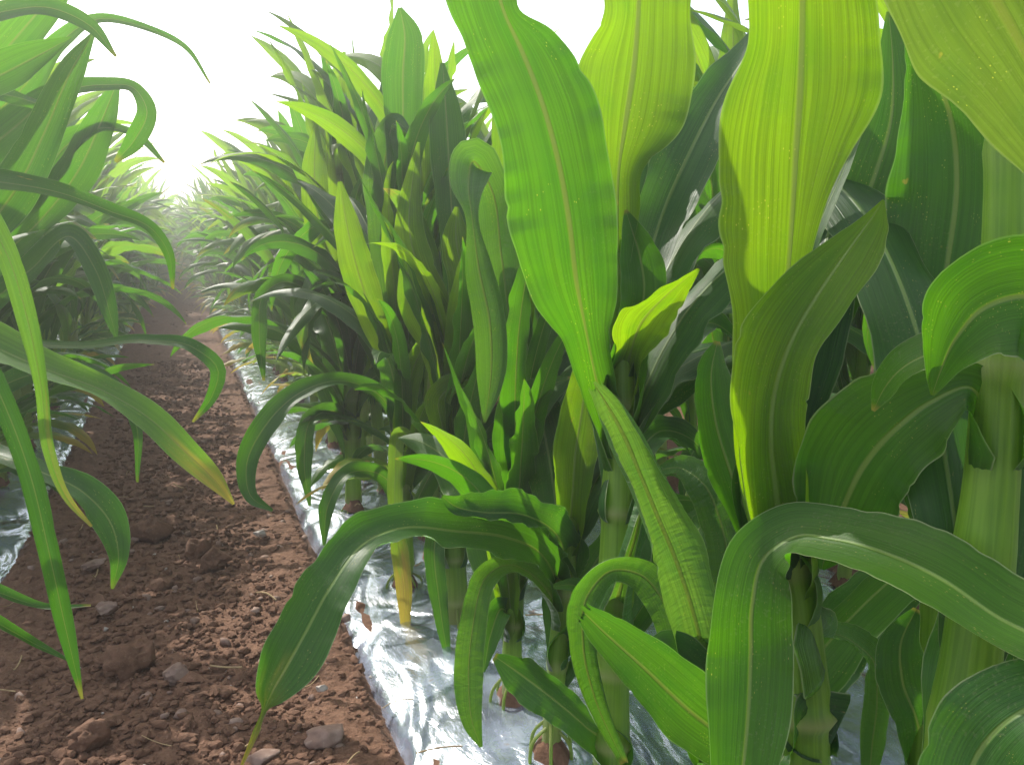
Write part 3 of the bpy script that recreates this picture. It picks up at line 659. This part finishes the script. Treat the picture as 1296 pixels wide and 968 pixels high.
hero_plant('maize plant whose withering yellow and green leaf hangs straight down over the film',
  [(512,742,1.97,12),(510,640,1.97,12),(508,520,1.97,10),(507,420,1.97,8),(508,330,1.97,4)],
  [dict(at=600, mat=M_YELLOW, n=90, ruffle=.2, pts=[(520,560,1.9,10,0,80),(505,550,1.85,10,0,50),(500,600,1.83,11,0,30),(502,680,1.81,12,30,30),(512,740,1.80,12,-20,30),(513,785,1.8,8),(514,825,1.8,2)], label='yellow and green withering leaf hanging straight down'),
   dict(at=400, mat=M_LEAF, n=90, ruffle=.04, pts=[(512,300,1.93,12,0,90),(509,220,1.9,20,0,50),(510,150,1.9,28,0,20),(510,90,1.89,31,0,15),(512,42,1.88,23),(506,10,1.87,3)], label='tall blunt leaf standing upright against the sky'),
   dict(at=450, mat=M_CRINK, pts=[(495,380,1.95,18,0,60),(485,270,1.93,24,10,30),(488,200,1.9,27,20,20),(500,155,1.88,14,30),(520,170,1.85,3,30)]),
   dict(at=480, mat=M_BRIGHT, pts=[(480,420,1.93,20,0,60),(455,350,1.9,24,0,30),(440,290,1.88,20),(430,230,1.87,3)]),
   dict(at=640, mat=M_DARK, pts=[(480,600,1.95,12,0,60),(440,600,1.9,14,-40),(415,640,1.86,12,-20),(410,690,1.84,2)]),
   dict(at=560, mat=M_DARK, n=90, pts=[(480,500,1.93,14,-30,60),(430,482,1.88,14,-45,30),(378,498,1.82,17,-40,30),(335,540,1.77,19,-20,30),(312,590,1.73,15,0,30),(318,628,1.7,10,0),(345,646,1.68,2)], label='narrow leaf arching out over the path and curling back'),
  ], seed=10, wide=0.86, fill=far_side(10, 8, .1, .8, -30, 110) + far_side(61, 14, .15, .8, -170, 0, up=True))
hero_plant('maize plant with an upright glowing leaf and a hooked leaf arching over the film edge',
  [(448,655,2.52,10),(446,560,2.52,10),(444,460,2.52,9),(440,360,2.52,6),(438,290,2.52,4)],
  [dict(at=480, n=80, pts=[(432,410,2.45,14,-30,60),(400,375,2.4,16,-40,30),(358,357,2.32,13,-40,30),(333,374,2.27,10,-10,30),(328,420,2.24,11,0,30),(334,482,2.22,2)]),
   dict(at=330, mat=M_BRIGHT, n=80, pts=[(432,250,2.45,20,0,50),(432,170,2.42,23,0,20),(429,105,2.4,17),(436,66,2.4,2)]),
   dict(at=400, mat=M_BRIGHT, pts=[(425,340,2.45,14,0,60),(405,290,2.42,20),(398,220,2.4,18),(400,150,2.4,2)]),
   dict(at=420, pts=[(465,360,2.5,16,0,60),(480,300,2.5,20),(478,240,2.5,18),(470,190,2.5,2)]),
   dict(at=550, mat=M_DARK, pts=[(420,520,2.45,12,0,60),(395,530,2.4,14,-30),(385,580,2.36,12),(392,640,2.34,2)]),
   dict(at=520, mat=M_DARK, pts=[(470,480,2.5,12,0,60),(495,470,2.45,14,40),(515,500,2.4,3,40)]),
  ], seed=12, wide=0.86, fill=far_side(12, 9, .1, .85, -40, 200) + far_side(62, 15, .15, 1.0, -170, 0, up=True))
# plants of the left row, outside the frame, whose leaves reach over the path
GL = 'maize plants of the near left row'
hero_plant('nearest left maize plant with long drooping leaves crossing the lower left of the path',
  [(-430,1250,1.04,20),(-430,900,1.04,19),(-432,600,1.04,16),(-435,350,1.04,12),(-438,200,1.04,7)],
  [dict(at=600, n=140, nc=17, mat=M_TIP, ruffle=.06, pts=[(-280,420,1.03,34,30,60),(-140,395,1.01,44,45,40),(-30,430,1.0,46,45,30),(60,468,1.0,32,45,30),(130,494,1.0,24,40,30),(190,530,.99,23,20,30),(235,572,.98,21,0,30),(272,608,.98,14,0,30),(296,638,.98,2)], label='leaf with a blue grey upper half and a yellow tip drooping over the path'),
   dict(at=500, n=110, mat=M_DARK, ruffle=.04, pts=[(-300,360,1.0,18,30,60),(-160,330,.95,18,30,60),(-60,400,.91,17,10,60),(0,500,.88,17,0,60),(38,600,.87,17,0,60),(60,690,.86,15,0,60),(82,790,.86,13,0,60),(104,884,.86,2)]),
   dict(at=400, n=110, mat=M_TIP, ruffle=.06, pts=[(-300,220,1.0,18,30,60),(-150,180,.98,18,30,60),(-50,230,.96,17,20,60),(8,320,.95,16,0,60),(36,410,.95,15,0,60),(52,490,.95,10,0,60),(62,570,.95,9),(85,630,.95,6),(116,666,.95,2)], label='narrow hanging leaf with a brown dry tip'),
   dict(at=800, mat=M_DARK, n=80, pts=[(-250,700,1.1,22,40,60),(-100,740,1.2,20,40,40),(0,790,1.25,12,40,40),(45,815,1.28,8,40),(92,838,1.3,2,40)]),
   dict(at=800, mat=M_DARK, n=80, pts=[(-250,640,1.1,22,40,60),(-100,700,1.2,18,40,40),(0,750,1.25,12,40,40),(60,768,1.28,6,40),(115,766,1.3,2,40)]),
  ], GL, seed=13, wide=0.8, fill=far_side(13, 8, .1, .7, 60, 200))
hero_plant('second left maize plant, at the left edge, its upper leaves arching against the white sky',
  [(-225,960,1.51,14),(-225,760,1.51,14),(-226,520,1.51,12),(-228,320,1.51,9),(-228,200,1.51,5)],
  [dict(at=380, n=100, ruffle=.05, pts=[(-150,260,1.45,22,20,60),(-60,228,1.42,22,40,40),(10,232,1.4,20,40,40),(75,244,1.4,17,40,40),(140,268,1.4,14,40,40),(192,290,1.4,10,30),(213,320,1.4,8),(219,366,1.4,2)]),
   dict(at=640, n=90, mat=M_DARK, pts=[(-130,570,1.42,20,30,60),(-30,570,1.35,20,40,40),(55,598,1.3,20,40,30),(108,625,1.28,27,30,30),(140,662,1.27,26,10,30),(150,705,1.26,14),(142,745,1.26,2)]),
   dict(at=300, n=100, ruffle=.05, pts=[(-170,190,1.45,26,10,50),(-80,120,1.4,34,10,30),(-10,100,1.37,(34,30),15,20),(40,75,1.35,26,20),(90,48,1.33,2,20)]),
   dict(at=280, n=90, mat=M_DARK, pts=[(-160,120,1.4,20,20,50),(-60,40,1.35,20,30,30),(10,14,1.32,17,30,30),(70,12,1.3,15,20,30),(115,34,1.3,11,10),(147,72,1.3,2)]),
   dict(at=330, n=90, pts=[(-160,230,1.5,26,0,50),(-70,150,1.5,30,0,25),(10,60,1.5,32,0,20),(60,0,1.5,26),(105,-70,1.5,3)]),
   dict(at=440, n=90, mat=M_DARK, pts=[(-150,400,1.45,22,10,50),(-60,330,1.45,32,10,25),(20,240,1.45,34,10,20),(60,160,1.45,28,10),(90,90,1.45,20),(120,40,1.45,2)]),
  ], GL, seed=14, wide=0.8, fill=far_side(14, 13, .1, .8, 20, 150) + far_side(64, 8, .3, 1.0, 0, 120, up=True))
hero_plant('third left maize plant, half hidden at the left edge, with hooked leaves in the glare',
  [(-100,762,2.08,11),(-98,620,2.08,10),(-95,420,2.08,9),(-90,280,2.08,6),(-88,200,2.08,4)],
  [dict(at=330, n=90, pts=[(-50,230,2.0,24,0,50),(20,160,1.9,30,10,30),(75,118,1.85,18,20,30),(130,108,1.82,12,30,30),(172,114,1.8,10,20,30),(186,140,1.8,15,0,30),(170,178,1.8,15),(146,205,1.8,3)]),
   dict(at=300, n=90, pts=[(-40,180,2.0,20,0,50),(30,110,1.9,24,0,30),(78,52,1.85,15,20,30),(130,24,1.8,8,30,30),(186,36,1.8,6,30,30),(235,60,1.8,4),(266,106,1.8,1.5)]),
   dict(at=360, n=90, pts=[(-30,290,2.0,22,0,50),(40,240,2.0,26,10,30),(90,180,2.0,20,30,30),(130,162,2.0,11,40,30),(172,172,2.0,8,40),(208,206,2.0,2)]),
   dict(at=460, n=90, mat=M_DARK, pts=[(-30,430,1.9,14,20,50),(40,436,1.7,9,40,30),(110,438,1.6,9,45,30),(190,431,1.52,10,45,30),(245,440,1.5,12,30,30),(276,468,1.5,12,0,30),(268,502,1.5,9),(244,534,1.5,2)], label='thin leaf arching level across the path'),
   dict(at=380, n=90, pts=[(-20,340,2.0,22,0,50),(50,280,2.0,24,20,30),(100,215,2.0,30,10,20),(130,150,2.0,22,10),(150,100,2.0,3)]),
   dict(at=480, n=90, mat=M_DARK, pts=[(-30,400,2.0,18,0,50),(40,340,1.95,20,30,30),(90,300,1.9,20,40,30),(120,340,1.88,17,10,30),(140,400,1.86,11),(148,430,1.85,2)]),
   dict(at=560, n=90, mat=M_DARK, pts=[(-20,500,2.0,16,0,50),(60,470,1.95,18,30,30),(130,480,1.9,14,40,30),(170,530,1.88,9,10),(174,610,1.87,2)]),
  ], GL, seed=15, wide=0.8, fill=far_side(15, 15, .1, .8, 0, 150) + far_side(65, 8, .3, 1.0, 0, 120, up=True))

def foot_soil(spots_, seed=4):
    rg = np.random.RandomState(seed); Vs, Fs, n0 = [], [], 0
    for x, y in spots_:
        k, m = 16, 4; a = np.linspace(0, 2 * np.pi, k + 1)[:-1]
        rr = rg.uniform(0.018, 0.028) * (1 + 0.28 * rg.uniform(-1, 1, k)); P = [[x, y, 0.062]]
        for q in range(1, m + 1):
            t = q / m
            P += [[x + math.cos(b_) * r_ * t, y + math.sin(b_) * r_ * t * 1.3, 0.060 - 0.034 * t * t + rg.uniform(-.003, .003)] for b_, r_ in zip(a, rr)]
        F = [[0, 1 + i, 1 + (i + 1) % k] for i in range(k)]
        for q in range(m - 1):
            for i in range(k):
                A_, B_ = 1 + q * k + i, 1 + q * k + (i + 1) % k
                F += [[A_, A_ + k, B_ + k], [A_, B_ + k, B_]]
        Vs.append(np.array(P)); Fs.append(np.array(F) + n0); n0 += len(P)
    return tag(obj('soil_in_planting_holes', mesh_np('soil_in_planting_holes', np.concatenate(Vs), np.concatenate(Fs), M_CLOD)), kind='stuff')
hero_feet = [(o.location.x, o.location.y) for o in COL.objects if o.name.startswith('maize_plant') and o.type == 'EMPTY']

# ------------------------------------------------------------------ maize grown by rule (one of each, then copies)
def grow(seed, H, n=26, nc=7):
    """returns (stalk data, list of (leaf data, material))"""
    rng = np.random.RandomState(seed)
    hs = H * 0.62
    k = 24; z = np.linspace(0, hs, k)
    lean = rng.uniform(-0.05, 0.05, 2)
    P = np.stack([lean[0] * (z / hs) ** 2, lean[1] * (z / hs) ** 2, z], -1)
    rad = np.interp(z / hs, [0, .2, .6, 1], [.0165, .0160, .0125, .006])
    hts = [0.10]
    while hts[-1] < hs * 0.97: hts.append(hts[-1] + 0.033 + 0.034 * (hts[-1] / hs) * rng.uniform(0.7, 1.2))
    st = stalk_mesh(P, rad, [q / hs for q in hts], 10)
    az0 = rng.uniform(-0.8, 0.8); leaves = []
    m = len(hts)
    for i, h in enumerate(hts):
        t = i / (m - 1)
        az = az0 + (i % 2) * math.pi + rng.uniform(-0.8, 0.8)
        if t < 0.18:                                            # old short basal leaves
            L, W, th0, bend, pw = rng.uniform(.28, .42), rng.uniform(.03, .045), rng.uniform(.5, .9), rng.uniform(1.2, 2.0), 1.0
        elif t < 0.68:
            L, W, th0, bend, pw = rng.uniform(.55, .82), rng.uniform(.048, .072), rng.uniform(.15, .42), rng.uniform(0.7, 2.5), rng.uniform(1.4, 2.8)
        else:
            L, W, th0, bend, pw = rng.uniform(.52, .74), rng.uniform(.052, .080), rng.uniform(.08, .28), rng.uniform(0.2, 1.7), rng.uniform(1.2, 2.2)
        if t > 0.93: L, th0, bend, W = rng.uniform(.36, .46), 0.05, rng.uniform(0.0, 0.35), .06
        tw = rng.uniform(-1.8, 1.8) if rng.rand() < 0.75 else rng.uniform(-3, 3)
        kink = (rng.uniform(.45, .7), rng.uniform(.6, 1.4)) if (rng.rand() < 0.34 and 0.2 < t < 0.8) else None
        d = grown_leaf(rng, h, az, L, W, th0, bend, pw, tw, n, nc, kink)
        px = P[min(k - 1, int(h / hs * (k - 1)))]
        d = (d[0] + np.array([px[0], px[1], 0]), d[1], d[2])
        if t < 0.12 and rng.rand() < 0.7: m_ = M_YELLOW
        elif t > 0.66: m_ = M_BRIGHT if rng.rand() < 0.7 else M_LEAF  # upper leaves take the sunlit colour, low ones the shaded colour
        elif t < 0.30: m_ = M_DARK
        else: m_ = M_LEAF if rng.rand() < 0.8 else M_TIP
        leaves.append((d, m_))
    return st, leaves

def proto_parts(seed, H):
    st, lv = grow(seed, H, 34, 9)
    root = empty('maize_plant')
    tag(root, 'x', 'maize plant')
    obj('stalk', mesh_np('stalk', st[0], st[1], M_STALK, st[2], attr=st[3]), root)
    for d, m_ in lv: obj('leaf', mesh_np('leaf', d[0], d[1], m_, d[2]), root)
    return root

def merged(data):
    """one mesh out of [(V, F, uv, mat)] with a material index per face"""
    mats = []; Vs, Fs, U, MI, n0 = [], [], [], [], 0
    for V, F, uv, m_ in data:
        if m_ not in mats: mats.append(m_)
        Vs.append(V); Fs.append(F + n0); U.append(uv); MI.append(np.full(len(F), mats.index(m_))); n0 += len(V)
    me = mesh_np('maize_plant', np.concatenate(Vs), np.concatenate(Fs), mats[0], np.concatenate(U))
    for m_ in mats[1:]: me.materials.append(m_)
    me.polygons.foreach_set('material_index', np.concatenate(MI).astype(np.int32))
    return me
def plant_data(seed, H, n, nc):
    st, lv = grow(seed, H, n, nc)
    return [(st[0], st[1], st[2], M_STALK)] + [(d[0], d[1], d[2], m_) for d, m_ in lv]

def copy_plant(src):
    c = src.copy(); COL.objects.link(c)
    for ch in src.children:
        d = ch.copy(); COL.objects.link(d); d.parent = c
    return c

PROTO = [proto_parts(200 + i, 1.30 + 0.03 * (i % 3)) for i in range(8)]
PFREE = list(range(8))
MIDM = [merged(plant_data(300 + i, 1.32, 22, 5)) for i in range(7)]
FARD = [plant_data(400 + i, 1.32, 12, 3) for i in range(5)]
rng = random.Random(35)

ROW_R, ROW_R2, ROW_L, ROW_L2 = 0.50, 1.24, -0.56, -1.32
ROWS = [(ROW_R, 1.96, 'near right row', 'R'), (ROW_R2, 0.85, 'second right row', 'R2'), (ROW_L, 2.62, 'near left row', 'L'), (ROW_L2, 2.3, 'second left row', 'L2'),
        (ROW_R + PITCH_BED, 1.2, 'third right row', 'R3'), (ROW_R2 + PITCH_BED, 2.0, 'fourth right row', 'R4'),
        (ROW_L - PITCH_BED, 6.0, 'third left row', 'L3'), (ROW_R + 2 * PITCH_BED, 3.0, 'fifth right row', 'R5')]
spots = []
for X, y0, name, code in ROWS:
    y = y0
    far = {'R': 34, 'L': 34, 'R2': 20, 'L2': 18, 'R3': 9, 'R4': 9, 'L3': 18, 'R5': 10}[code]
    while y < far:
        inw = min(0.26, max(0.0, (y - 7) * 0.035)) * {'R': -1, 'L': 1}.get(code, 0)
        spots.append((X + inw + rng.uniform(-0.035, 0.035), y + rng.uniform(-0.02, 0.02), name, code))
        y += 0.13 * rng.uniform(0.85, 1.25) * (1.0 if y < 12 else 1.25)
def rank(s):
    d = math.hypot(s[0], s[1]); pen = {'R': 1, 'L': 1, 'R2': 1.7, 'L2': 2.2, 'R3': 2.3, 'R4': 3, 'L3': 3.2, 'R5': 4}[s[3]]
    return d * pen
spots.sort(key=rank)
ORD = ['first', 'second', 'third', 'fourth', 'fifth', 'sixth', 'seventh', 'eighth', 'ninth', 'tenth', 'eleventh', 'twelfth']
count = {}
stuff = []
ndetail, nthings = 95, 275
for i, (x, y, name, code) in enumerate(spots):
    a = rng.uniform(-0.9, 0.9) + (math.pi if rng.random() < 0.5 else 0)
    s = rng.uniform(0.90, 1.06) * {'R': 0.99, 'L': 1.06}.get(code, 1.04)
    tilt = (rng.uniform(-0.06, 0.06), rng.uniform(-0.06, 0.06))
    if i < nthings:
        if i < ndetail:
            if PFREE and rng.random() < 0.5 or i < 0: o = PROTO[PFREE.pop()]
            else:
                j = rng.randrange(8); o = copy_plant(PROTO[j]) if j not in PFREE else PROTO[j]
                if j in PFREE: PFREE.remove(j)
        else:
            o = obj('maize_plant', rng.choice(MIDM))
        o.location = (x, y, 0.02); o.rotation_euler = (tilt[0], tilt[1], a); o.scale = (s, s, s)
        n = count.get(name, 0); count[name] = n + 1
        if code in ('R', 'L') and n < 12:
            lab = f'{ORD[n]} fully visible maize plant along the {name} counting away from the camera'
            if code == 'R': lab = f'{ORD[n]} plant along the near right row past the plant with the hooked leaf'
            else: lab = f'{ORD[n]} plant along the near left row past those overhanging the path'
            if n < 6 or code == 'R': tag(o, lab, 'maize plant', f'maize plants of the {name}')
            else: tag(o, 'green maize plant in the crowded middle stretch of the near left row', 'maize plant', 'maize plants in the middle of the near left row')
        else:
            part = 'far' if y > 7 else 'crowded middle'
            tag(o, f'green leafy maize plant in the {part} stretch of the {name}', 'maize plant', f'maize plants in the {part} stretch of the {name}')
    else:
        stuff.append((x, y, a, s))
foot_soil(hero_feet + [(x, y) for x, y, n_, c_ in spots if y < 6 and abs(x) < 2])
for j in PFREE:
    for ch in list(PROTO[j].children): bpy.data.objects.remove(ch)
    bpy.data.objects.remove(PROTO[j])
data = []
for x, y, a, s in stuff:
    ca, sa = math.cos(a) * s, math.sin(a) * s
    for V, F, uv, m_ in rng.choice(FARD):
        P = np.stack([V[:, 0] * ca - V[:, 1] * sa + x, V[:, 0] * sa + V[:, 1] * ca + y, V[:, 2] * s + 0.02], -1)
        data.append((P, F, uv, m_))
# far field beyond the counted rows
if data:
    me = merged(data); me.name = 'distant_maize'
    tag(obj('distant_maize', me), kind='stuff')

# ------------------------------------------------------------------ haze volume added for the glow towards the sun
def haze_box(x0, x1, y0, y1, z0, z1, density):
    V = [(x, y, z) for z in (z0, z1) for y in (y0, y1) for x in (x0, x1)]
    F = [(0, 2, 3, 1), (4, 5, 7, 6), (0, 1, 5, 4), (2, 6, 7, 3), (0, 4, 6, 2), (1, 3, 7, 5)]
    m, nt, out = newmat('glow_haze')
    v = nt.nodes.new('ShaderNodeVolumePrincipled')
    v.inputs['Color'].default_value = (1.0, 0.99, 0.96, 1); v.inputs['Density'].default_value = density; v.inputs['Anisotropy'].default_value = 0.75
    nt.links.new(v.outputs[0], out.inputs['Volume'])
    return tag(obj('haze', mesh_np('haze', V, F, m, smooth=False)), kind='stuff')
haze_box(-960, 960, -960, 960, -1.2, 2.2, 0.030)
